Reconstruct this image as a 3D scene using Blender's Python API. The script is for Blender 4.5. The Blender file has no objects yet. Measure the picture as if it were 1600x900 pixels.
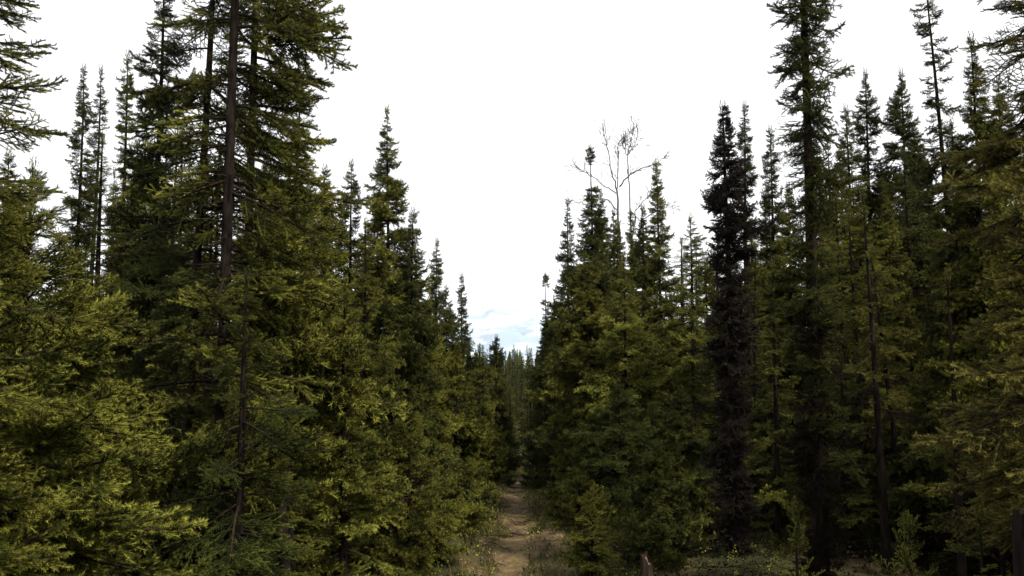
import bpy, math, random
import numpy as np
from mathutils import Vector, Matrix, Euler

# ------------------------------------------------------------------ camera
sc = bpy.context.scene
col = sc.collection
FPX = 1537.0                      # focal length in photo pixels
CAMH = 1.62
PITCH = math.atan(170 / FPX)
cam_data = bpy.data.cameras.new('camera')
cam_data.sensor_width = 36.0
cam_data.lens = 36.0 * FPX / 1600.0
cam_data.clip_start = 0.05
cam_data.clip_end = 30000
cam = bpy.data.objects.new('camera', cam_data)
cam.location = (0, 0, CAMH)
cam.rotation_euler = (math.pi / 2 + PITCH, 0, 0)
col.objects.link(cam)
sc.camera = cam

# ------------------------------------------------------------------ sky, sun, exposure
SUN_AZ = math.radians(48)         # direction towards the sun, clockwise from -Y (behind the camera) to +X (right)
SUN_EL = math.radians(52)
sun_dir = Vector((math.sin(SUN_AZ) * math.cos(SUN_EL), -math.cos(SUN_AZ) * math.cos(SUN_EL), math.sin(SUN_EL)))
sd = bpy.data.lights.new('sun', 'SUN')
sd.energy = 5.0
sd.angle = math.radians(3.0)
sd.color = (1.0, 0.91, 0.74)
sun = bpy.data.objects.new('sun', sd)
sun.rotation_euler = sun_dir.to_track_quat('Z', 'Y').to_euler()
sun.location = (6, -6, 12)
col.objects.link(sun)

w = bpy.data.worlds.new('World')
sc.world = w
w.use_nodes = True
nt = w.node_tree
nt.nodes.clear()
out = nt.nodes.new('ShaderNodeOutputWorld')
bg = nt.nodes.new('ShaderNodeBackground')
sky = nt.nodes.new('ShaderNodeTexSky')
sky.sky_type = 'NISHITA'
sky.sun_disc = False
sky.sun_elevation = SUN_EL
sky.sun_rotation = math.atan2(sun_dir.x, sun_dir.y)
sky.dust_density = 3.0
bg.inputs['Strength'].default_value = 0.10
# bright thin overcast in front of the blue: nearly even white cloud
tc = nt.nodes.new('ShaderNodeTexCoord')
ns = nt.nodes.new('ShaderNodeTexNoise')
ns.inputs['Scale'].default_value = 2.2
ns.inputs['Detail'].default_value = 6
cr = nt.nodes.new('ShaderNodeMapRange')
cr.inputs['From Min'].default_value = 0.3
cr.inputs['From Max'].default_value = 0.75
cr.inputs['To Min'].default_value = 13
cr.inputs['To Max'].default_value = 11
cl = nt.nodes.new('ShaderNodeCombineColor')
mx = nt.nodes.new('ShaderNodeMix')
mx.data_type = 'RGBA'
mx.inputs['Factor'].default_value = 0.88
nt.links.new(tc.outputs['Generated'], ns.inputs['Vector'])
nt.links.new(ns.outputs['Fac'], cr.inputs['Value'])
for k in range(3):
    nt.links.new(cr.outputs['Result'], cl.inputs[k])
nt.links.new(sky.outputs['Color'], mx.inputs['A'])
nt.links.new(cl.outputs['Color'], mx.inputs['B'])
nt.links.new(mx.outputs['Result'], bg.inputs['Color'])
nt.links.new(bg.outputs['Background'], out.inputs['Surface'])

sc.view_settings.view_transform = 'Standard'
sc.view_settings.look = 'None'
sc.view_settings.exposure = 0.45
sc.view_settings.gamma = 1.0
sc.render.engine = 'CYCLES'
sc.cycles.max_bounces = 3
sc.cycles.diffuse_bounces = 1
sc.cycles.glossy_bounces = 1
sc.cycles.volume_bounces = 1
sc.cycles.use_denoising = True

# ------------------------------------------------------------------ helpers
def tag(o, label=None, cat=None, group=None, kind=None):
    if label: o['label'] = label
    if cat: o['category'] = cat
    if group: o['group'] = group
    if kind: o['kind'] = kind
    return o

def link(name, data, parent=None):
    o = bpy.data.objects.new(name, data)
    col.objects.link(o)
    if parent: o.parent = parent
    return o

def mesh_from(name, V, F, MI, mats, tip=None, smooth=False):
    """V (n,3), F (m,3) triangles, MI (m,) material index, tip (n,) colour attribute"""
    V = np.ascontiguousarray(V, np.float32); F = np.ascontiguousarray(F, np.int32)
    me = bpy.data.meshes.new(name)
    me.vertices.add(len(V)); me.vertices.foreach_set('co', V.ravel())
    me.loops.add(F.size); me.loops.foreach_set('vertex_index', F.ravel())
    me.polygons.add(len(F))
    me.polygons.foreach_set('loop_start', np.arange(0, F.size, 3, dtype=np.int32))
    me.polygons.foreach_set('material_index', np.ascontiguousarray(MI, np.int32))
    if smooth:
        me.polygons.foreach_set('use_smooth', np.ones(len(F), bool))
    for m in mats: me.materials.append(m)
    if tip is not None:
        a = me.attributes.new('tip', 'FLOAT', 'POINT')
        a.data.foreach_set('value', np.ascontiguousarray(tip, np.float32))
    me.update(calc_edges=True)
    return me

class Geo:
    def __init__(s): s.V=[]; s.F=[]; s.M=[]; s.T=[]; s.n=0
    def add(s, V, F, m, t=0.0):
        V = np.asarray(V, float); F = np.asarray(F, int)
        if len(V) == 0: return
        s.V.append(V); s.F.append(F + s.n)
        s.M.append(np.full(len(F), m) if np.isscalar(m) else np.asarray(m))
        s.T.append(np.full(len(V), t) if np.isscalar(t) else np.asarray(t))
        s.n += len(V)
    def arrays(s):
        return np.concatenate(s.V), np.concatenate(s.F), np.concatenate(s.M), np.concatenate(s.T)
    def mesh(s, name, mats, smooth=False):
        V, F, M, T = s.arrays()
        return mesh_from(name, V, F, M, mats, T, smooth)

def tube(g, P, R, n, m, t=0.0, cap=False):
    P = np.asarray(P, float); R = np.asarray(R, float)
    k = len(P)
    T = np.gradient(P, axis=0); T /= np.linalg.norm(T, axis=1)[:, None] + 1e-9
    ref = np.array([0, 0, 1.0]) if abs(T[:, 2]).mean() < 0.8 else np.array([1.0, 0, 0])
    A = np.cross(T, ref); A /= np.linalg.norm(A, axis=1)[:, None] + 1e-9
    B = np.cross(T, A)
    ang = np.arange(n) * 2 * math.pi / n
    V = (P[:, None, :] + R[:, None, None] * (np.cos(ang)[None, :, None] * A[:, None, :] + np.sin(ang)[None, :, None] * B[:, None, :])).reshape(-1, 3)
    F = []
    for i in range(k - 1):
        for j in range(n):
            a = i * n + j; b = i * n + (j + 1) % n; c = a + n; d = b + n
            F.append((a, b, d)); F.append((a, d, c))
    if cap:
        V = np.vstack([V, P[-1]])
        for j in range(n): F.append(((k - 1) * n + j, (k - 1) * n + (j + 1) % n, len(V) - 1))
    g.add(V, F, m, t)

# value noise for terrain
_rs = np.random.RandomState(7)
_tab = _rs.rand(64, 64)
def vnoise(x, y):
    x = np.asarray(x, float); y = np.asarray(y, float)
    xi = np.floor(x).astype(int); yi = np.floor(y).astype(int)
    fx = x - xi; fy = y - yi
    fx = fx * fx * (3 - 2 * fx); fy = fy * fy * (3 - 2 * fy)
    a = _tab[xi % 64, yi % 64]; b = _tab[(xi + 1) % 64, yi % 64]
    c = _tab[xi % 64, (yi + 1) % 64]; d = _tab[(xi + 1) % 64, (yi + 1) % 64]
    return (a * (1 - fx) + b * fx) * (1 - fy) + (c * (1 - fx) + d * fx) * fy
def fbm(x, y, o=4):
    s = 0; a = 0.5
    for k in range(o):
        s = s + a * vnoise(x * 2 ** k + 17 * k, y * 2 ** k + 5 * k); a *= 0.5
    return s

def trail_x(y):
    y = np.asarray(y, float)
    return -0.08 + 0.10 * np.sin((y - 8.5) * 0.55) + 0.03 * np.clip(y - 9, 0, 40) + 0.025 * np.clip(y - 19, 0, 22) ** 2

def ground_z(x, y):
    x = np.asarray(x, float); y = np.asarray(y, float)
    d = np.abs(x - trail_x(y))
    z = (fbm(x * 0.9, y * 0.9) - 0.47) * 0.22 + (fbm(x * 0.12 + 9, y * 0.12) - 0.47) * 0.5 * np.clip((y - 20) / 30, 0, 1)
    z = z * np.clip(d / 1.0, 0.18, 1)
    z = z + 0.20 * np.exp(-((y - 10.2) / 0.9) ** 2) - 0.16 * np.exp(-((y - 12.6) / 0.9) ** 2) + 0.10 * np.exp(-((y - 16.5) / 3.0) ** 2)
    z = z - 0.07 * np.exp(-(d / 0.4) ** 2) + 0.12 * np.clip((d - 0.6) / 1.5, 0, 1)
    z = z + 0.10 * np.exp(-(((x - 0.42) / 0.3) ** 2 + ((y - 10.9) / 0.7) ** 2))
    return z

cp, sp_ = math.cos(PITCH), math.sin(PITCH)
def at(px, py, d):
    """world point at depth d (metres along +Y) on the photo pixel"""
    u = (px - 800) / FPX; v = (450 - py) / FPX
    dy = cp - v * sp_; dz = sp_ + v * cp
    return Vector((u / dy * d, d, CAMH + dz / dy * d))
def px_of(x, y, z):
    z = z - CAMH
    f = y * cp + z * sp_; up = -y * sp_ + z * cp
    return 800 + x / f * FPX, 450 - up / f * FPX

# ------------------------------------------------------------------ materials
def new_mat(name):
    m = bpy.data.materials.new(name); m.use_nodes = True
    n = m.node_tree.nodes; l = m.node_tree.links
    b = n['Principled BSDF']
    return m, n, l, b

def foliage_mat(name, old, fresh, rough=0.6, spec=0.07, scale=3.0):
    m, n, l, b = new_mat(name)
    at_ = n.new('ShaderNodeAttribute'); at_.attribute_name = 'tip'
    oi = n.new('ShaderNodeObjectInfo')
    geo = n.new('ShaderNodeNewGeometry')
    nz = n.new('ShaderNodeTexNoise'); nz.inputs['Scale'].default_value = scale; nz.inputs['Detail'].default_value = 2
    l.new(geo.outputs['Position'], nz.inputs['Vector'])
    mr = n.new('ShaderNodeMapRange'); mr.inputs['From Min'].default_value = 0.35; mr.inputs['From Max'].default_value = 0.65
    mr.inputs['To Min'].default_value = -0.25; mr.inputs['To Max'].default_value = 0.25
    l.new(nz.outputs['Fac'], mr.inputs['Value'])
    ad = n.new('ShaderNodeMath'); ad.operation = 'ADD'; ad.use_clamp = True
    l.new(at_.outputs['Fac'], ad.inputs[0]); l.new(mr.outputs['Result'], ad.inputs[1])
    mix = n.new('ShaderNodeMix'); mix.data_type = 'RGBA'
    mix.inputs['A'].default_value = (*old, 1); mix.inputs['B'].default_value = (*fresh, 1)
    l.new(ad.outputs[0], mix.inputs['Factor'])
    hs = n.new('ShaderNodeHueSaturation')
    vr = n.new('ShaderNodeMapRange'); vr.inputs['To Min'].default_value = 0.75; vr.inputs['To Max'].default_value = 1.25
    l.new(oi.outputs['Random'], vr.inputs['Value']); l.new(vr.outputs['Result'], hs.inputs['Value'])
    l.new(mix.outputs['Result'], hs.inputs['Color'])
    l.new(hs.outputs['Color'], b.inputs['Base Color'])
    b.inputs['Roughness'].default_value = rough
    b.inputs['Specular IOR Level'].default_value = spec
    return m

def bark_mat(name, a, c, scale=30):
    m, n, l, b = new_mat(name)
    t = n.new('ShaderNodeTexCoord')
    mp = n.new('ShaderNodeMapping'); mp.inputs['Scale'].default_value = (1, 1, 0.25)
    nz = n.new('ShaderNodeTexNoise'); nz.inputs['Scale'].default_value = scale; nz.inputs['Detail'].default_value = 6
    l.new(t.outputs['Object'], mp.inputs['Vector']); l.new(mp.outputs['Vector'], nz.inputs['Vector'])
    rp = n.new('ShaderNodeValToRGB')
    rp.color_ramp.elements[0].position = 0.35; rp.color_ramp.elements[0].color = (*a, 1)
    rp.color_ramp.elements[1].position = 0.7; rp.color_ramp.elements[1].color = (*c, 1)
    l.new(nz.outputs['Fac'], rp.inputs['Fac']); l.new(rp.outputs['Color'], b.inputs['Base Color'])
    bp = n.new('ShaderNodeBump'); bp.inputs['Strength'].default_value = 0.9; bp.inputs['Distance'].default_value = 0.012
    l.new(nz.outputs['Fac'], bp.inputs['Height']); l.new(bp.outputs['Normal'], b.inputs['Normal'])
    b.inputs['Roughness'].default_value = 0.9; b.inputs['Specular IOR Level'].default_value = 0.03
    return m

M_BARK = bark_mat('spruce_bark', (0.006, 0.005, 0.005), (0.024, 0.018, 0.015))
M_TWIG = bark_mat('twig_bark', (0.014, 0.010, 0.008), (0.040, 0.029, 0.023), 60)
M_GREY = bark_mat('bare_grey_bark', (0.06, 0.05, 0.05), (0.15, 0.13, 0.13), 25)
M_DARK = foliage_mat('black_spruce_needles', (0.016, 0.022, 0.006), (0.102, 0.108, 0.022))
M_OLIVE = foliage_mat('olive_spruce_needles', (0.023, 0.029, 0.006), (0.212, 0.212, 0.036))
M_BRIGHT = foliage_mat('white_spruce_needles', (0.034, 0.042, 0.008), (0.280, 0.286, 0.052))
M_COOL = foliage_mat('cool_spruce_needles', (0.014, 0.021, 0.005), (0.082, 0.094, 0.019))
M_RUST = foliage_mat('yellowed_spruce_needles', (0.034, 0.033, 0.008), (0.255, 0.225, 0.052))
M_DEAD_SHADE = foliage_mat('dead_twigs_and_shade', (0.009, 0.0075, 0.005), (0.028, 0.022, 0.013), 0.9, 0.03)  # dead twigs, colour darkened to stand for deep shade inside the stand
M_LICHEN = foliage_mat('dead_twigs_and_lichen', (0.012, 0.010, 0.010), (0.042, 0.035, 0.029), 0.9, 0.03)

# ------------------------------------------------------------------ spruce bough
def bough_geo(seed, sp2=0.05, sp3=0.05, dens=300, nlen=0.017, nwid=0.0028, style='spread', core=0.0035, nseg=4, bare=0.15, flat=0.5):
    """One bough 1 m long along +X. Shoots are clothed in needle triangles. material 0 twig, 1 needles."""
    r = np.random.RandomState(seed)
    g = Geo()
    if style == 'spread':   dz = lambda t: 0.10 * t - 0.42 * t**2 + 0.30 * t**3
    elif style == 'short':  dz = lambda t: -0.30 * t - 0.30 * t**2 + 0.55 * t**3
    else:                   dz = lambda t: 0.05 * t + 0.15 * t**2
    wob = r.uniform(-0.12, 0.12, 2)
    def axis(t):
        return np.stack([t, wob[0] * np.sin(3 * t) * t + wob[1] * t * t, dz(t)], -1)
    ta = np.linspace(0, 1, 9)
    PA = axis(ta)
    tube(g, PA, 0.011 * (1 - ta) ** 0.8 + 0.0028, 5, 0)
    segs = []   # p0, p1, tipness0, tipness1
    def shoot(p, d, L, tipv, sag):
        q = [p]
        dd = d.copy()
        for i in range(nseg):
            dd = dd + np.array([0.10, 0, sag]) / nseg + r.normal(0, 0.06, 3)
            dd /= np.linalg.norm(dd)
            q.append(q[-1] + dd * L / nseg)
        q = np.array(q)
        for i in range(nseg):
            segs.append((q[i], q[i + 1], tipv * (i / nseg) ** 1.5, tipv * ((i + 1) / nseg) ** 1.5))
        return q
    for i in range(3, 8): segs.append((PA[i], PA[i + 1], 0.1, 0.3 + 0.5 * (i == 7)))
    t = bare
    side = 1
    while t < 0.985:
        p = axis(np.array(t))
        tg = axis(np.array(min(t + .02, 1.02))) - p; tg /= np.linalg.norm(tg)
        side = -side
        a = r.uniform(0.65, 1.05)
        L2 = (0.50 * (1 - t) ** 0.75 + 0.05) * r.uniform(0.55, 1.2) * min(1, (t - bare) / 0.22 + 0.45)
        up = r.uniform(-flat, flat) * 0.8
        d = tg * math.cos(a) + np.array([0, side, 0]) * math.sin(a) + np.array([0, 0, up * 0.6])
        d /= np.linalg.norm(d)
        q = shoot(p, d, L2, r.uniform(0.35, 1.0), -0.25 + 0.2 * t if style != 'young' else 0.25)
        if L2 > 0.08:
            tube(g, q, np.linspace(0.0055, 0.002, len(q)), 3, 0)
            s = 0.15; s2 = 1
            while s < 0.95:
                f = s * nseg; k = min(int(f), nseg - 1); pp = q[k] + (q[k + 1] - q[k]) * (f - k)
                td = q[k + 1] - q[k]; td /= np.linalg.norm(td)
                s2 = -s2
                lat = np.cross(td, np.array([0, 0, 1.0])) * s2; lat /= np.linalg.norm(lat) + 1e-9
                aa = r.uniform(0.6, 1.0)
                L3 = (0.42 * L2 * (1 - s) + 0.035) * r.uniform(0.6, 1.3)
                d3 = td * math.cos(aa) + lat * math.sin(aa) + np.array([0, 0, r.uniform(-0.4, 0.5) * flat])
                d3 /= np.linalg.norm(d3)
                shoot(pp, d3, L3, r.uniform(0.3, 1.0), 0.15)
                s += sp3 / L2 * r.uniform(0.7, 1.3)
        t += sp2 * r.uniform(0.6, 1.4)
    # needles
    P0 = np.array([s[0] for s in segs]); P1 = np.array([s[1] for s in segs])
    T0 = np.array([s[2] for s in segs]); T1 = np.array([s[3] for s in segs])
    D = P1 - P0; L = np.linalg.norm(D, axis=1)
    cnt = np.floor(L * dens + r.rand(len(L))).astype(int)
    idx = np.repeat(np.arange(len(L)), cnt)
    f = r.rand(len(idx))
    base = P0[idx] + D[idx] * f[:, None]
    tv = T0[idx] + (T1[idx] - T0[idx]) * f
    tg = D[idx] / (L[idx][:, None] + 1e-9)
    rnd = r.normal(0, 1, (len(idx), 3)); rnd[:, 2] += 0.35
    perp = rnd - (rnd * tg).sum(1)[:, None] * tg; perp /= np.linalg.norm(perp, axis=1)[:, None] + 1e-9
    ang = r.uniform(0.55, 1.15, len(idx))
    dr = tg * np.cos(ang)[:, None] + perp * np.sin(ang)[:, None]
    sd_ = np.cross(dr, r.normal(0, 1, (len(idx), 3))); sd_ /= np.linalg.norm(sd_, axis=1)[:, None] + 1e-9
    nl = nlen * r.uniform(0.7, 1.25, len(idx))
    V = np.stack([base - sd_ * nwid / 2, base + sd_ * nwid / 2, base + dr * nl[:, None]], 1).reshape(-1, 3)
    F = np.arange(len(V)).reshape(-1, 3)
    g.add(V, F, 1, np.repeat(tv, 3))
    if core > 0:
        a = np.array([0, 2.094, 4.189])
        tgn = D / (L[:, None] + 1e-9)
        A = np.cross(tgn, np.array([0.3, 0.2, 1.0])); A /= np.linalg.norm(A, axis=1)[:, None] + 1e-9
        B = np.cross(tgn, A)
        ring = np.cos(a)[None, :, None] * A[:, None] + np.sin(a)[None, :, None] * B[:, None]
        V = np.concatenate([P0[:, None] + core * ring, P1[:, None] + core * 0.8 * ring], 1)   # (n,6,3)
        f6 = np.array([(0, 1, 4), (0, 4, 3), (1, 2, 5), (1, 5, 4), (2, 0, 3), (2, 3, 5)])
        F = (np.arange(len(P0)) * 6)[:, None, None] + f6[None]
        g.add(V.reshape(-1, 3), F.reshape(-1, 3), 1, np.concatenate([np.repeat(T0[:, None], 3, 1), np.repeat(T1[:, None], 3, 1)], 1).ravel())
    return g.arrays()

def dead_bough_geo(seed, n=22, fine=0.0022, fuzz=6):
    """bare twiggy branch, 1 m along +X, with hanging lichen threads"""
    r = np.random.RandomState(seed); g = Geo()
    t = np.linspace(0, 1, 7); w1, w2 = r.uniform(-.2, .2, 2)
    P = np.stack([t, w1 * np.sin(4 * t) + w2 * t, -0.25 * t - 0.1 * t**2 + 0.35 * t**3], -1)
    tube(g, P, 0.010 * (1 - t) + 0.002, 4, 0)
    for i in range(n):
        s = r.uniform(0.1, 0.98) * 6; k = int(min(s, 5)); p = P[k] + (P[k + 1] - P[k]) * (s - k)
        d = np.array([r.uniform(.2, 1), r.choice([-1, 1]) * r.uniform(.3, 1), r.uniform(-.5, .4)]); d /= np.linalg.norm(d)
        L = r.uniform(.08, .38) * (1.1 - s / 6)
        q = [p]
        for j in range(3):
            d = d + r.normal(0, .25, 3); d /= np.linalg.norm(d); q.append(q[-1] + d * L / 3)
        tube(g, q, np.linspace(fine * 1.6, fine * .6, 4), 3, 0)
        for j in range(fuzz):
            k2 = r.randint(0, 3); b = q[k2] + (q[k2 + 1] - q[k2]) * r.rand()
            e = np.array([*r.normal(0, .3, 2), r.uniform(-1, .4)]) * r.uniform(.02, .07)
            sd2 = r.normal(0, 1, 3); sd2 *= fine / np.linalg.norm(sd2)
            g.add([b - sd2, b + sd2, b + e], [(0, 1, 2)], 1, r.rand() * .8)
    return g.arrays()

# detailed boughs for the trees near the camera, shared by all copies
def bmesh_of(arr, mats, name='bough'):
    V, F, M, T = arr
    return mesh_from(name, V, F, M, mats, T)
NEARD = {
    'spread': [bough_geo(100 + i, 0.050, 0.048, 760, 0.022, 0.0031, 'spread', core=.005) for i in range(4)],
    'short': [bough_geo(150 + i, 0.050, 0.055, 330, 0.034, 0.0065, 'short', core=.006, flat=.9) for i in range(4)],
    'young': [bough_geo(200 + i, 0.075, 0.07, 520, 0.024, 0.0050, 'young', core=.006) for i in range(3)],
    'dead': [dead_bough_geo(250 + i, 34, .0034, 9) for i in range(3)]}
MIDD = {
    'spread': [bough_geo(600 + i, 0.050, 0.048, 320, 0.034, 0.0064, 'spread', core=.0050, nseg=3, flat=.7) for i in range(4)],
    'short': [bough_geo(650 + i, 0.052, 0.056, 260, 0.054, 0.0105, 'short', core=.006, nseg=3, flat=1.0) for i in range(4)],
    'young': [bough_geo(700 + i, 0.075, 0.07, 300, 0.034, 0.0080, 'young', core=.006) for i in range(3)],
    'dead': [dead_bough_geo(750 + i, 34, .0060, 9) for i in range(4)]}
MID = {
    'spread': [bough_geo(300 + i, 0.085, 0.085, 75, 0.045, 0.016, 'spread', core=0, nseg=2, flat=.8) for i in range(5)],
    'short': [bough_geo(330 + i, 0.11, 0.12, 70, 0.070, 0.026, 'short', core=0, nseg=2, flat=1.) for i in range(5)],
    'young': [bough_geo(360 + i, 0.12, 0.12, 75, 0.045, 0.014, 'young', core=0, nseg=2) for i in range(3)],
    'dead': [dead_bough_geo(390 + i, 16, .0050, 4) for i in range(4)],
}
LOWD = {
    'spread': [bough_geo(400 + i, 0.18, 0.25, 34, 0.08, 0.040, 'spread', core=0, nseg=2) for i in range(4)],
    'short': [bough_geo(430 + i, 0.19, 0.25, 34, 0.10, 0.045, 'short', core=0, nseg=2, flat=1.) for i in range(4)],
    'young': [bough_geo(440 + i, 0.19, 0.25, 34, 0.08, 0.035, 'young', core=0, nseg=2, flat=1.) for i in range(2)],
    'dead': [dead_bough_geo(450 + i, 9, .0050, 3) for i in range(3)],
}
_bm_cache = {}
def near_mesh(lib, style, i, mat):
    k = (lib is NEARD, style, i, mat.name)
    if k not in _bm_cache:
        _bm_cache[k] = bmesh_of(lib[style][i], [M_TWIG, mat])
    return _bm_cache[k]

# ------------------------------------------------------------------ spruce crown layouts
def profile(kind, t):
    """t = 0 at crown base, 1 at the tip; relative branch length"""
    if kind == 'cone':   return (1 - t) ** 0.85 * min(1, 0.75 + t * 1.2) + 0.02
    if kind == 'column': return (min(1, (1 - t) * 2.6) ** 0.8) * (0.75 + 0.25 * (1 - t)) + 0.02
    if kind == 'club':
        if t > 0.93: return 0.24 * math.sqrt(max(0.02, 1 - ((t - 0.963) / 0.04) ** 2))
        if t > 0.84: return 0.0
        return (min(1, (0.84 - t) * 3.2 + .12) ** 0.8) * (0.7 + 0.3 * (1 - t))
    if kind == 'pillar': return 0.9 if t < .8 else .9 * (1 - t) * 5 + .1
    if kind == 'spire':
        return (1 - t) ** 1.25 + 0.05
    return 1 - t

def layout(seed, H, R, kind, base, per_m, gaps=0.25, up=0.3, down=-0.35, sector=None, front=0.0):
    """list of (z, azimuth, length, pitch) for each bough"""
    r = random.Random(seed); L = []
    z0 = H * base
    z = z0
    phase = r.random() * 10
    while z < H * 0.992:
        t = (z - z0) / (H - z0)
        na = r.random() * 0
        cl = 0.75 + 0.25 * math.sin(z * 5.3 + phase) + 0.18 * math.sin(z * 13.1 + phase * 2)
        ln = R * profile(kind, t) * (1 - gaps * r.random()) * (0.85 + 0.22 * cl)
        if kind == 'club' and .85 < t < .93: z += .02; continue
        ln = max(ln, (0.10 + .06 * r.random()) * (1 if t < .9 else max(.45, (1 - t) * 10)))
        az = r.random() * 2 * math.pi
        ln *= 0.62 + 0.78 * float(vnoise(z * 1.9 + seed * 3.1, 3 + math.cos(az) * 1.3 + seed)) 
        if sector and math.cos(az - sector[0]) < sector[1] and r.random() < sector[2]:
            z += 0.5 / per_m; continue
        if front and math.sin(az) < -.25 and z > 2.5 and r.random() < front: z += .7 / per_m; continue
        if r.random() < 0.05: ln *= 1.35
        pit = down + (up - down) * t ** 1.4 + r.gauss(0, 0.2)
        L.append((z, az, ln, pit))
        dens = per_m * (1 + 5.0 * max(0, t - 0.7))
        z += 1.0 / dens * r.uniform(0.4, 1.6)
    return L

def mat_of(z, az, ln, pit, roll, wide, bend, H, zs=1.25):
    M = (Matrix.Translation((bend(z)[0], bend(z)[1], z)) @ Matrix.Rotation(az, 4, 'Z') @ Matrix.Rotation(-pit, 4, 'Y')
         @ Matrix.Rotation(roll, 4, 'X') @ Matrix.Diagonal((ln, ln * wide, ln * zs, 1)))
    return M

def bend_fn(seed, lean, H):
    r = random.Random(seed * 3 + 1); a = r.uniform(-1, 1) * 0.03; b = r.uniform(-1, 1) * 0.02; p = r.random() * 6
    return lambda z: (lean * z + a * math.sin(z * 0.9 + p) - a * math.sin(p), b * math.sin(z * 1.1 + p) - b * math.sin(p))

def trunk_mesh(H, r0, bend, n=10, twigs=0, seed=0, mat=None, zt=None):
    g = Geo(); r = np.random.RandomState(seed)
    zs = np.linspace(-0.25, H, 22)
    P = np.array([[*bend(max(z, 0)), z] for z in zs])
    R = r0 * (1 - np.clip(zs, 0, H) / H) ** 0.85 + 0.004
    R = R * (1 + 0.35 * np.exp(-np.clip(zs, 0, 9) / 0.12)) * (1 + r.uniform(-.04, .04, len(zs)))
    tube(g, P, R, n, 0, cap=True)
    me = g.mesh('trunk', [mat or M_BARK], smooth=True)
    return me

def twig_mesh(H, zlo, zhi, bend, n, seed, L=0.3, fine=0.002):
    g = Geo(); r = np.random.RandomState(seed)
    for i in range(n):
        z = r.uniform(zlo, zhi); az = r.rand() * 6.28; x, y = bend(z)
        d = np.array([math.cos(az), math.sin(az), r.uniform(-.5, .15)]); p = np.array([x, y, z]); l = L * r.uniform(.3, 1.3)
        q = [p]
        for j in range(4):
            d = d + r.normal(0, .18, 3) + np.array([0, 0, -.05]); d /= np.linalg.norm(d); q.append(q[-1] + d * l / 4)
        tube(g, q, np.linspace(fine * 1.8, fine * .6, 5), 3, 0)
        for j in range(3):
            k = r.randint(1, 4); e = d + r.normal(0, .6, 3); e /= np.linalg.norm(e)
            tube(g, [q[k], q[k] + e * l * .2, q[k] + e * l * .35 + r.normal(0, .02, 3)], [fine, fine * .8, fine * .5], 3, 0)
    return g.mesh('dead_twigs', [M_TWIG])

def crown_joined(seed, lay, lib, style, mat, H, bend, wide=1.0, inner=0, dead=0.0):
    r = np.random.RandomState(seed + 77); g = Geo()
    L = list(lay)
    for k in range(inner):
        z, az, ln, pit = lay[r.randint(len(lay))]
        L.append((z, r.rand() * 6.28, ln * 0.5, pit))
    # leader
    for z, az, ln, pit in L:
        V, F, M, T = lib[style][r.randint(len(lib[style]))]
        m = np.array(mat_of(z, az, ln, pit, r.uniform(-.5, .5), wide, bend, H))
        V2 = V @ m[:3, :3].T + m[:3, 3]
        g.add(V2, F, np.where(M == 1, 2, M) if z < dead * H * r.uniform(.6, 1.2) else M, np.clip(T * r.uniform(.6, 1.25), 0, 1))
    if style != 'dead':
        for k in range(5):
            V, F, M, T = lib[style][k % len(lib[style])]
            m = np.array(Matrix.Translation((*bend(H), H - 0.18)) @ Matrix.Rotation(k * 1.3, 4, 'Z') @ Matrix.Rotation(-1.5, 4, 'Y') @ Matrix.Diagonal((.24, .08, .08, 1)))
            g.add(V @ m[:3, :3].T + m[:3, 3], F, M, T)
    return g.mesh('crown', [M_TWIG, mat, M_DEAD_SHADE])

N_TRI = [0]
def tri(o):
    N_TRI[0] += len(o.data.polygons)

WIDE = 1.5
def near_tree(name, label, cat, px, ytop, d, hw, kind='cone', style='spread', mat=M_OLIVE, base=0.05, per_m=16, lean=0.0, seed=1,
              gaps=.3, r0=None, group=None, sector=None, up=.35, down=-.3, inner=3, wide=None, zs=1.25, dead=0.0, front=0.0, H=None, twigs=16, lib=None, cap=290):
    """a tree whose boughs are meshes of their own under the crown; the shapes are shared by all trees"""
    R = hw / FPX * d * WIDE
    wide = wide or (1.4 if style == 'short' else 1.1)
    if H is None:
        top = at(px, ytop, d); x0 = top.x
        gz = float(ground_z(x0, d)) - .02; H = top.z - gz
    else:
        x0 = at(px, 450, d).x; gz = float(ground_z(x0, d)) - .02
    lib = lib or (NEARD if d < 8 else MIDD)
    root = bpy.data.objects.new(name, None); col.objects.link(root)
    root.location = (x0 - lean * H if ytop is not None else x0, d, gz)
    tag(root, label, cat, group)
    bend = bend_fn(seed, lean, H)
    lay = layout(seed, H, R, kind, base, per_m, gaps, up, down, sector, front)
    r = random.Random(seed + 5)
    if len(lay) > cap:
        lay = [l for k, l in enumerate(lay) if int(k * cap / len(lay)) != int((k - 1) * cap / len(lay))]
    link('trunk', trunk_mesh(H, r0 or (0.0065 * H + .008), bend, 10, seed=seed), root)
    crown = link('crown', crown_joined(seed, [(z, az, ln * .45, p) for z, az, ln, p in lay[::26]], LOWD, style, mat, H, bend, wide, inner), root)
    for z, az, ln, pit in lay:
        i = r.randrange(len(lib[style]))
        bm_ = M_DEAD_SHADE if r.random() < 1.6 * (dead - z / H) / max(dead, .01) else mat  # low boughs turn dead and darker, putting interior shade into their colour
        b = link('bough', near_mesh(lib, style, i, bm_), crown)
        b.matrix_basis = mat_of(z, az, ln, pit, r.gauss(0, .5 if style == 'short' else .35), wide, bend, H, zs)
    if twigs: tag(link('dead_twigs', twig_mesh(H, .3, min(H * .7, 4), bend, twigs, seed, .3, .0022), root), kind='stuff')
    return root
def mid_tree(name, label, cat, px, ytop, d, hw, kind='column', style='short', mat=M_DARK, per_m=24, inner=0, down=-.35, **kw):
    return near_tree(name, label, cat, px, ytop, d, hw, kind, style, mat, per_m=per_m * 1.5, down=down, **kw)

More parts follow.
